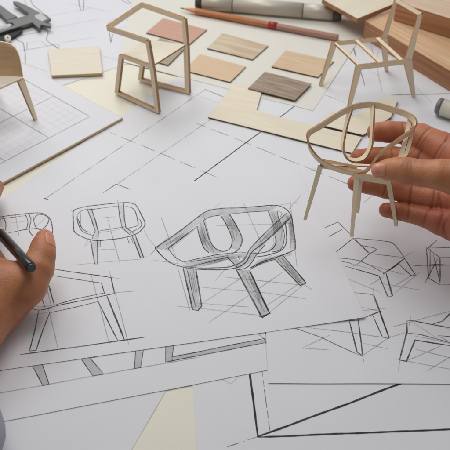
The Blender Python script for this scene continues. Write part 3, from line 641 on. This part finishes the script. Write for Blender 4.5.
# ------------------------------------------------------------ chair model with trapezoid side frames (upper centre)
mats = ['bass', 'edge']
zt = .1; hs = 4.6; hr = 7.05
fa, fb, fc, fd = at(117.3, 93.5, zt), at(158, 112.5, zt), at(188, 93.5, zt), at(140.5, 80.5, zt)     # near rear, near front, far front, far rear
sa, sb, sc, sd = at(121.5, 55, hs), at(152.5, 66, hs), at(186.5, 44.5, hs), at(146, 38.5, hs)
ra, rb, rc, rd = at(148, 41.5, hr), at(107.5, 28, hr), at(142, 4.8, hr), at(184.5, 19.5, hr)
root = empty('chair_model', (fa+fb+fc+fd)/4, 'small wooden chair model with trapezoid side frames and square wrap-around back rail', 'model chair')
out = nrm(fb-fc)
def legbar(name, p, q, wd, w, t, w2=None):
    mb = MB(); bar(mb, p, q, wd, w, t, w2); return mb.build(name, mats, root, bevel=.015)
up = np.array([0, 0, 1.])
fr = nrm(fb-fa)
legbar('leg', fa+up*.05, sa-up*.05, fr, .42, .32); legbar('leg', fb+up*.05, sb-up*.2, fr, .46, .32)
legbar('leg', fc+up*.05, sc-up*.05, fr, .50, .32); legbar('leg', fd+up*.05, sd-up*.05, fr, .42, .32)
legbar('foot_rail', fa+up*.17+fr*.15, fb+up*.17-fr*.15, up, .34, .31); legbar('foot_rail', fd+up*.17+fr*.15, fc+up*.17-fr*.15, up, .34, .31)
legbar('seat_rail', sa-up*.08, sb-up*.08+fr*.1, up, .32, .31)
legbar('arm_post', sb-up*.25, ra+up*.1, fr, .42, .32, .36); legbar('arm_post', sc-up*.1, rd+up*.1, fr, .46, .32, .40)
mb = MB(); i_ = nrm(sc-sb)*.17
q4 = [sa+i_, sb+i_, sc-i_*.6, sd-i_]
prism(mb, [p[:2] for p in q4], hs-.12, hs+.04); mb.build('seat', ['bassface', 'edge'], root, bevel=.01)
for p, q in ((ra, rb), (rb, rc), (rc, rd)): legbar('back_rail', p+nrm(p-q)*.0, q, up, .44, .22)
def chip(p, r=.22):
    pass

# ------------------------------------------------------------ chair model with open slatted seat (upper right)
zt = .07; hs = 4.1; hb = 7.7
f1, f2, f3, f4 = at(320.5, 85.5, zt), at(347.5, 113.5, zt), at(413.5, 95.5, zt+.05), at(386.5, 70.5, zt)
s1, s2, s3, s4 = at(334.5, 43, hs), at(359, 66, hs), at(408, 60, hs), at(384, 38, hs)
b3, b4 = at(420.5, 14, hb), at(396, 0, hb)
root = empty('chair_model', (f1+f2+f3+f4)/4, 'small wooden chair model with an open seat of slats and a slim open back', 'model chair')
side = nrm(s3-s2)
legbar('leg', f1, s1+up*.1, side, .28, .26, .55); legbar('leg', f2, s2+up*.1, side, .28, .26, .62)
legbar('leg', f3, s3-up*.15, side, .30, .26, .75); legbar('leg', f4, s4-up*.1, side, .30, .26, .7)
legbar('seat_rail', s2-up*.12+side*.1, s3-up*.12+side*.2, up, .46, .25); legbar('seat_rail', s1-up*.08, s4-up*.08+side*.15, up, .34, .25)
legbar('seat_rail', s1+nrm(s2-s1)*.1, s2-nrm(s2-s1)*.1, np.cross(nrm(s2-s1), up), .24, .2)
for t_, tw in ((.43, .34), (.86, .40)):
    p = s1+(s4-s1)*t_; q = s2+(s3-s2)*t_; legbar('slat', p+up*.05, q+up*.05, np.cross(nrm(q-p), up), tw, .14)
legbar('back_post', s3-up*.1, b3, side, .62, .24, .30); legbar('back_post', s4-up*.1, b4, side, .5, .24, .28)
legbar('back_rail', b4-nrm(b3-b4)*.05, b3+nrm(b3-b4)*.12, nrm(b3-s3), .34, .22)

# ------------------------------------------------------------ bent veneer chair (left edge)
zt = bz+bt+.03
root = empty('chair_model', at(-15, 120, zt), 'small chair model with bent tan veneer backrest, standing on the grid board', 'model chair')
hs = 4.9
c1, c2 = at(23.3, 76.5, hs), at(-45, 104, hs)              # front edge of the seat
bl = at(-62, 84, hs-.1); c2r = c2
# seat shell: from front edge back to the crease, then up into the back rest
seatpts = [at(23.5, 77.5, hs), at(10, 83.5, hs-.02), at(-20, 97, hs), at(-60, 113, hs), at(-75, 84, hs), at(-30, 73.5, hs), at(10, 75.5, hs), at(19, 76.5, hs)]
mb = MB(); prism(mb, [p[:2] for p in seatpts], hs-.18, hs); mb.build('seat', ['bassface', 'bass'], root, bevel=.03)
# back rest: outline given on a plane leaning back, with a bend at the right-hand corner
line = [(22.8, 77, 0), (20.5, 63, .55), (18.6, 55, .85), (15, 48, 1.1), (9, 43.5, 1.3), (0, 41.5, 1.45), (-20, 38.5, 1.6), (-50, 37, 1.6), (-70, 38, 1.5)]
line = [tuple(q) for q in cr([np.array(q, float) for q in line], 4)]
top = [at(x, y, hs+.0+2.9*min(1, (77-y)/36.)) for x, y, _ in line]
bot = [at(23-93*(i/(len(line)-1.))**1.3, 77-3*(i/(len(line)-1.)), hs-.02) for i in range(len(line))]
n = len(line); m_ = 10; V = []; nn = nrm(np.cross(top[16]-bot[16], bot[20]-bot[8])); nn = nn if nn[1] < 0 else -nn
for sgn in (0, 1):
    for i in range(n):
        for j in range(m_+1):
            t = j/m_; p = bot[i]*(1-t)+top[i]*t - nn*.22*math.sin(math.pi*t)*min(1, i/12) + (nn*-.14 if sgn else 0); V.append(p)
g = lambda s_, i, j: s_*n*(m_+1)+i*(m_+1)+j
Fq = []; Fm = []
for i in range(n-1):
    for j in range(m_):
        Fq.append((g(0, i, j), g(0, i+1, j), g(0, i+1, j+1), g(0, i, j+1))); Fm.append(0)
        Fq.append((g(1, i, j), g(1, i, j+1), g(1, i+1, j+1), g(1, i+1, j))); Fm.append(0)
    Fq.append((g(0, i, m_), g(0, i+1, m_), g(1, i+1, m_), g(1, i, m_))); Fm.append(1)
for j in range(m_): Fq.append((g(0, 0, j), g(0, 0, j+1), g(1, 0, j+1), g(1, 0, j))); Fm.append(1)
mb = MB(); mb.add(V, Fq, Fm); o = mb.build('backrest', ['tanply', 'bass'], root)
o.data.polygons.foreach_set('use_smooth', [x == 0 for x in Fm])
ft = at(35.5, 119.5, zt); tp_ = at(20.5, 80, hs-.1)
mb = MB(); bar(mb, ft, tp_, nrm(at(10, 84, hs)-at(23, 77, hs)), .30, .3, .62, .3); mb.build('leg', mats, root, bevel=.02)
for f_, t_ in (((-62, 160), (-48, 104)), ((-72, 108), (-62, 84)), ((-5, 88), (0, 80))):
    mb = MB(); bar(mb, at(*f_, zt), at(*t_, hs-.15), (1, 0, 0), .30, .3, .5, .3); mb.build('leg', mats, root, bevel=.02)

# ------------------------------------------------------------ the held armchair model
root = empty('chair_model', at(355, 200, 3.4), 'small bentwood armchair model held in the air between thumb and fingers', 'model chair')
rim = [at(*p) for p in [(309, 133.5, 8.7), (320, 126.5, 8.9), (338, 115, 9.2), (350, 108.5, 9.35), (362, 105.2, 9.4), (374, 104.8, 9.4), (390, 109, 9.4), (404, 113.5, 9.4), (412, 118, 9.38), (415.5, 124, 9.25),
       (412, 130.5, 8.9), (398, 140.5, 8.35), (382, 152, 7.75), (375.5, 159, 7.45), (371, 166, 7.2), (366, 171, 7.05), (359, 173.6, 6.95), (349, 172.6, 6.95), (335, 168.5, 7.05), (322, 162, 7.3), (313, 153, 7.75), (308.5, 143, 8.3)]]
path = cr(rim, 6, True); n = len(path)
cen = sum(path)/n; wd = []
for i, p in enumerate(path):
    wd.append(nrm(np.array([0, 0, 1.])*1.0+nrm(p-cen)*.25))
mb = MB(); strip(mb, path, wd, .41, .14, closed=True); o = mb.build('rim_band', ['bass', 'edge'], root)
def ubend(pts, name='support_loop', w=.36):
    P = cr([at(*p) for p in pts], 6); dd = nrm(P[-1]-P[0])
    back = nrm(np.array([dd[1], -dd[0], 0])); 
    mb = MB(); strip(mb, P, [back]*len(P), w, .15); return mb.build(name, ['bass', 'edge'], root)
ubend([(350.5, 110, 9.2), (347, 122, 8.7), (343.5, 138, 7.9), (342.7, 147, 7.5), (345, 154.5, 7.2), (350.5, 159.5, 7.0), (358, 160.3, 7.0), (365, 156.5, 7.1), (369.5, 149, 7.5), (371.5, 140, 7.9), (372.5, 122, 8.7), (373, 106.5, 9.3)])
ubend([(410.5, 118, 9.2), (408, 130, 8.6), (404, 146, 7.9), (400, 158, 7.4), (394, 164, 7.2), (388, 166, 7.1), (382, 164, 7.1)], w=.32)
ubend([(413.5, 127, 9.1), (411, 138, 8.4), (407, 152, 7.7), (402, 160, 7.4)], w=.26)
mb = MB(); bar(mb, at(322, 161, 7.1), at(357, 168, 6.95), up, .34, .12); bar(mb, at(330, 164.5, 7.0), at(371, 165.5, 7.1), nrm(at(345, 172, 7)-at(345, 160, 7)), .34, .1, .16); mb.build('seat_rail', ['bass', 'edge'], root, bevel=.01)
def hleg(p, q, w1, w2): 
    mb = MB(); bar(mb, at(*p), at(*q), nrm(at(390, 180, 7)-at(355, 175, 7)), w1, .26, w2); return mb.build('leg', ['bass', 'edge'], root, bevel=.015)
hleg((305, 219.5, 3.3), (320.5, 166, 7.0), .22, .36); hleg((351.7, 236.5, 3.3), (357, 174, 6.95), .25, .38); hleg((396.3, 225.5, 3.4), (388, 178, 6.9), .24, .36); hleg((357.8, 212, 3.5), (361, 176, 6.9), .22, .30)
mb = MB(); bar(mb, at(354, 176, 6.85), at(391, 181.5, 6.8), up, .46, .24); mb.build('apron', ['bass', 'edge'], root, bevel=.015)
mb = MB(); bar(mb, at(320, 165.5, 6.9), at(362, 172, 6.85), up, .3, .2); mb.build('apron', ['bass', 'edge'], root, bevel=.015)

# ------------------------------------------------------------ hands (one implicit surface each, meshed by surface nets)
def rcone(P, a, b, ra, rb):
    ba = b-a; l2 = ba.dot(ba); t = np.clip(((P-a)@ba)/l2, 0, 1)
    q = P-a-t[..., None]*ba
    return np.sqrt((q*q).sum(-1))-(ra+(rb-ra)*t)
def smin(a, b, k):
    h = np.clip(.5+.5*(b-a)/k, 0, 1); return b*(1-h)+a*h-k*h*(1-h)
class Field:
    def __init__(s): s.groups = []; s.creases = []; s.k = .5; s.red = []
    def chain(s, pts, k=.12):          # pts: (px, py, depth, r_px)
        c = [(cd(x, y, d), r*d/FPX) for x, y, d, r in pts]; s.groups.append((c, k)); return c
    def crease(s, p, d, depth=.05, sig=.05, rad=1.0): s.creases.append((np.array(p), nrm(d), depth, sig, rad))
    def __call__(s, P):
        f = None
        for c, k in s.groups:
            g = None
            for (a, ra), (b, rb) in zip(c[:-1], c[1:]):
                d = rcone(P, a, b, ra, rb); g = d if g is None else smin(g, d, k)
            f = g if f is None else smin(f, g, s.k if k < .3 else k)
        for p, d, dep, sig, rad in s.creases:
            q = P-p; al = q@d; rr = (q*q).sum(-1)
            f = f+dep*np.exp(-(al/sig)**2)*np.exp(-rr/(rad*rad))
        return f
    def bounds(s):
        A = np.array([p-r for c, _ in s.groups for p, r in c]); B = np.array([p+r for c, _ in s.groups for p, r in c])
        return A.min(0)-.3, B.max(0)+.3
    def normal(s, p):
        e = .03; return nrm([s(p+np.eye(3)[i]*e)-s(p-np.eye(3)[i]*e) for i in range(3)])
def surface_nets(field, h):
    lo, hi = field.bounds(); n = np.ceil((hi-lo)/h).astype(int)+1
    xs = [lo[i]+np.arange(n[i])*h for i in range(3)]
    Fv = np.empty(n, np.float32)
    B = 12; nb = -(-n//B); C_ = np.stack(np.meshgrid(*[lo[i]+(np.arange(nb[i])*B+B/2-.5)*h for i in range(3)], indexing='ij'), -1)
    FC = field(C_.reshape(-1, 3)).reshape(nb); lim = math.sqrt(3)*B/2*h+.35
    for bi in np.ndindex(*nb):
        sl_ = tuple(slice(bi[i]*B, min((bi[i]+1)*B, n[i])) for i in range(3))
        if abs(FC[bi]) > lim: Fv[sl_] = FC[bi]; continue
        P = np.stack(np.meshgrid(*[xs[i][sl_[i]] for i in range(3)], indexing='ij'), -1); shp = P.shape[:3]
        Fv[sl_] = field(P.reshape(-1, 3)).reshape(shp)
    ins = Fv < 0
    c = [(a, b, d) for a in (0, 1) for b in (0, 1) for d in (0, 1)]
    sl = lambda a, b, d: (slice(a, n[0]-1+a), slice(b, n[1]-1+b), slice(d, n[2]-1+d))
    cnt = sum(ins[sl(*k)].astype(int) for k in c); cell = (cnt > 0) & (cnt < 8)
    idx = -np.ones(cell.shape, int); ci = np.argwhere(cell); idx[cell] = np.arange(len(ci))
    acc = np.zeros((len(ci), 3)); num = np.zeros(len(ci))
    for ax in range(3):
        o1 = [0, 1]; others = [i for i in range(3) if i != ax]
        for a in (0, 1):
            for b in (0, 1):
                o0 = np.zeros(3, int); o0[others[0]] = a; o0[others[1]] = b; oo = o0.copy(); oo[ax] = 1
                v0 = Fv[tuple((ci+o0).T)]; v1 = Fv[tuple((ci+oo).T)]; cr_ = (v0 < 0) != (v1 < 0)
                t = np.where(cr_, v0/np.where(cr_, v0-v1, 1), 0); pt = np.tile(o0, (len(ci), 1)).astype(float); pt[:, ax] = t
                acc[cr_] += pt[cr_]; num[cr_] += 1
    V = lo+(ci+acc/num[:, None])*h
    faces = []
    for ax in range(3):
        b_, c_ = [(1, 2), (2, 0), (0, 1)][ax]
        s0 = [slice(None)]*3; s1 = [slice(None)]*3; s0[ax] = slice(0, n[ax]-1); s1[ax] = slice(1, n[ax])
        e = ins[tuple(s0)] != ins[tuple(s1)]; E_ = np.argwhere(e); inn = ins[tuple(s0)][e]
        ok = (E_[:, b_] > 0) & (E_[:, c_] > 0) & (E_[:, b_] < n[b_]-1) & (E_[:, c_] < n[c_]-1); E_ = E_[ok]; inn = inn[ok]
        q = []
        for db, dc in ((-1, -1), (0, -1), (0, 0), (-1, 0)):
            k = E_.copy(); k[:, b_] += db; k[:, c_] += dc; q.append(idx[tuple(k.T)])
        q = np.stack(q, 1); q[~inn] = q[~inn][:, ::-1]; faces.append(q)
    return V, np.concatenate(faces)
def nail(field, center_guess, along, w, l, parent, off=.012):
    p = np.array(center_guess, float)
    for _ in range(12): p = p-field.normal(p)*float(field(p))
    nn = field.normal(p); al = nrm(np.array(along)-nn*np.dot(along, nn)); sd = np.cross(nn, al); V = []; n = 12
    rows = []
    for j in range(n+1):
        v = j/n*2-1; hw = w/2*(1-abs(v)**5*.45) * (1 if v < 0 else 1)
        for i in range(n+1):
            uu = (i/n*2-1)*hw; q = p+sd*uu+al*v*l/2+nn*.25
            for _ in range(14): q = q-nn*float(field(q))*.8
            e = max(abs(i/n*2-1), abs(v)); V.append(q+nn*(off+.02*(1-e**4)))
    for j in range(n+1):
        for i in range(n+1): V.append(V[j*(n+1)+i]-nn*.05)
    g = lambda i, j: j*(n+1)+i; K = (n+1)**2
    F = [(g(i, j), g(i+1, j), g(i+1, j+1), g(i, j+1)) for j in range(n) for i in range(n)]
    ring = [g(i, 0) for i in range(n)]+[g(n, j) for j in range(n)]+[g(i, n) for i in range(n, 0, -1)]+[g(0, j) for j in range(n, 0, -1)]
    F += [(ring[(k+1) % len(ring)], ring[k], K+ring[k], K+ring[(k+1) % len(ring)]) for k in range(len(ring))]
    return mk('fingernail', V, F, 'nail', parent, smooth=True)

R = Field(); R.k = .22
idx_ = R.chain([(376.5, 132, 52.2, 9.6), (388, 131.8, 52.2, 10.8), (402, 132.8, 52.2, 11.0), (420, 137.5, 51.8, 14.0), (440, 149, 51, 17.5), (472, 165, 49.5, 23)])
mid_ = R.chain([(358.5, 157.8, 51.7, 8.6), (372, 157.5, 51.9, 10.2), (392, 157.2, 52.0, 10.6), (415, 159.5, 51.8, 12.6), (440, 169, 51, 15), (475, 182, 49.8, 20)])
rin_ = R.chain([(355.5, 183.3, 51.0, 8.2), (368, 184.3, 51.1, 9.6), (385, 188, 51.2, 10.2), (408, 193, 51.0, 10.6), (432, 197, 50.5, 12.5), (475, 205, 49.5, 19)])
pin_ = R.chain([(386.5, 210, 50.6, 7.6), (396, 211, 50.7, 8.7), (408, 213.3, 50.7, 9.0), (424, 217, 50.4, 10), (440, 222, 49.8, 13), (475, 232, 48.8, 20)])
thb_ = R.chain([(379.5, 170.2, 48.0, 8.2), (388, 169.5, 47.9, 10.8), (397, 169.5, 47.6, 12.3), (407, 170.8, 47.3, 13.2), (422, 173, 46.9, 13.6), (440, 174.5, 46.4, 15.5), (470, 180, 46.0, 22), (505, 200, 46.5, 30)])
R.chain([(472, 168, 49.2, 22), (485, 200, 48.6, 26), (474, 226, 48.6, 20), (505, 215, 48.2, 34), (545, 235, 47.6, 33)], .6)
R.chain([(500, 190, 47.6, 30), (545, 235, 47.6, 33), (600, 285, 46.4, 35), (645, 325, 45.2, 38)], .6)
fing = [idx_, mid_, rin_, pin_]
for c, (a_, b_) in zip(fing, ((2, 3), (2, 3), (2, 3), (2, 3))):
    for j, tt in ((1, .9), (3, .05), (3, 1.0), (4, .1)):
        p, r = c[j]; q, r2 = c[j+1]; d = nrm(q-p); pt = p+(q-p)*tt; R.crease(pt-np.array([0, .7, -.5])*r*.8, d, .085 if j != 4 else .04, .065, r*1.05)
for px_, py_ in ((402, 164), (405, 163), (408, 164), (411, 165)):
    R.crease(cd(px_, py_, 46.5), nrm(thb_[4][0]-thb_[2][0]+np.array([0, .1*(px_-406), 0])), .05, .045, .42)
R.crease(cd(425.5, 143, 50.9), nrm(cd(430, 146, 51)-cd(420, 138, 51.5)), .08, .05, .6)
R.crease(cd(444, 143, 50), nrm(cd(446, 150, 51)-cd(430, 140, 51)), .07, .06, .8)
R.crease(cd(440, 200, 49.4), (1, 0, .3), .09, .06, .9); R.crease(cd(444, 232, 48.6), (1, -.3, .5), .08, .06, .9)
V1, F1 = surface_nets(R, .068)

Lf = Field(); Lf.k = .35
lth = Lf.chain([(44.5, 238.5, 49.3, 9.2), (43, 247, 49.0, 11.6), (41.5, 256, 48.6, 13.2), (37, 268, 48.2, 16.5), (24, 284, 47.8, 22), (0, 303, 47.8, 28)], .3)
Lf.chain([(24, 284, 48, 20), (-6, 292, 48.0, 33), (-30, 318, 46.4, 38), (-62, 370, 43.6, 38), (-85, 430, 40.4, 42)], .6)
Lf.chain([(-6, 290, 48, 28), (-38, 278, 48, 28), (-60, 300, 48.0, 26), (-40, 320, 48, 30)], .6)
lix = Lf.chain([(-34, 262, 48, 19), (-26, 236, 48.6, 13), (-16, 211, 51.5, 11.5), (-10, 197, 54.2, 9.5), (-5, 187, 56.0, 8.5)])
Lf.chain([(-50, 268, 48.5, 19), (-52, 236, 49.5, 13), (-44, 214, 53, 11), (-36, 204, 55.5, 9.5)])
Lf.chain([(-66, 276, 48.5, 18), (-76, 246, 50, 12), (-70, 228, 53, 10.5), (-58, 222, 54.2, 9)])
Lf.chain([(-80, 292, 48.5, 16), (-96, 268, 50, 11), (-92, 252, 52, 9.5), (-80, 246, 53, 8.5)])
Lf.chain([(-2, 268, 49.5, 12), (-12, 258, 49.8, 14), (-30, 262, 48.6, 18)])
for px_, py_ in ((43, 256), (42, 259), (40, 262.5)):
    Lf.crease(cd(px_+7, py_, 47.8), nrm(lth[2][0]-lth[1][0]), .025, .035, .5)
Lf.crease(cd(22, 286, 46.2), (1, -.6, 0), .03, .12, 1.2)
V2, F2 = surface_nets(Lf, .075)
person = empty('person', (0, -20, 0), 'person seen only by two bare hands, one holding a pen, the other a miniature armchair', 'person')
tipsR = [(c[0][0], .9) for c in fing]+[(c[1][0], .8) for c in fing]+[(c[3][0], .9) for c in fing]+[(cd(440, 215, 49), 1.6), (cd(445, 150, 50.5), 1.3)]
tipsL = [(lth[0][0], .7), (cd(0, 262, 48.5), .9)]
def hand(V, F, tips, fld, label):
    o = mk('hand', V, F, 'skin', person, smooth=True); o['label'] = label
    red = np.zeros(len(V)); dark = np.zeros(len(V))
    for p, r in tips: red = np.maximum(red, np.exp(-((V-p)**2).sum(1)/(r*r))*.8)
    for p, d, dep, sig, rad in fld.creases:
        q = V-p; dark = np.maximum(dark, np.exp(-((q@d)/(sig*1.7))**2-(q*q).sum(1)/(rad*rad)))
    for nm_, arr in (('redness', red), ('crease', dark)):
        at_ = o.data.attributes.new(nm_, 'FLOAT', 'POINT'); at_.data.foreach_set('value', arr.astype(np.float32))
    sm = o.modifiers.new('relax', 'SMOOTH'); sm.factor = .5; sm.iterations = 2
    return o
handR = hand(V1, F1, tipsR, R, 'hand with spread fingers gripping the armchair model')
handL = hand(V2, F2, tipsL, Lf, 'hand with raised thumb holding a black pen')
nail(R, cd(377.5, 169.5, 47.4), thb_[0][0]-thb_[2][0], .85, 1.0, handR)
nail(Lf, cd(50.5, 240, 48.9), lth[0][0]-lth[2][0], .9, 1.15, handL)
# sleeves
def sleeve(pts, label=None, n=48):
    P = [cd(x, y, d) for x, y, d, r in pts]; Rr = [r*d/FPX for x, y, d, r in pts]
    Q = cr(P, 8); rr = np.interp(np.linspace(0, len(P)-1, len(Q)), range(len(P)), Rr); V = []; F = []
    for i, p in enumerate(Q):
        d = nrm(Q[min(i+1, len(Q)-1)]-Q[max(i-1, 0)]); a = nrm(np.cross(d, up)); b = np.cross(d, a)
        for k in range(n):
            an = 2*math.pi*k/n; r = rr[i]*(1+.035*math.sin(3*an+i*.5)+.02*math.sin(7*an-i*.9)); V.append(p+(a*math.cos(an)+b*math.sin(an))*r)
    for i in range(len(Q)-1):
        for k in range(n): F.append((i*n+k, i*n+(k+1) % n, (i+1)*n+(k+1) % n, (i+1)*n+k))
    o = mk('sleeve', V, F, 'sleeve', person, smooth=True); s_ = o.modifiers.new('thick', 'SOLIDIFY'); s_.thickness = .0015
    if label: o['label'] = label
sleeve([(-60, 402, 41.2, 54), (-60, 435, 39.6, 62), (-85, 485, 37.4, 64), (-130, 560, 34.4, 64)])
sleeve([(610, 295, 46.2, 46), (690, 370, 42, 54), (760, 430, 39.4, 58)])

# pen in the left hand
a = cd(32, 268.5, 45.7); b = at(-52, 176, .22); d = nrm(b-a); L = np.linalg.norm(b-a)
root = empty('pen', b, 'black cylindrical pen held in the hand at the left edge', 'pen')
for nm, prof, mat in (('barrel', [(.008, .32), (.012, .345), (.325, .345)], 'black'), ('ring', [(.325, .35), (.345, .35)], 'silver'), ('grip', [(.345, .335), (.85, .32)], 'black'),
                      ('nib_cone', [(.85, .30), (.98, .07), (1.0, .03)], 'darkgrey'), ('end_cap', [(0, .26), (.002, .29), (.008, .305)], 'capgrey')):
    mb = MB(); lathe(mb, a, b, [(s_, r_, 0) for s_, r_ in prof], 36); o = mb.build(nm, [mat], root)
    o.data.polygons.foreach_set('use_smooth', [len(pl.vertices) == 4 for pl in o.data.polygons])
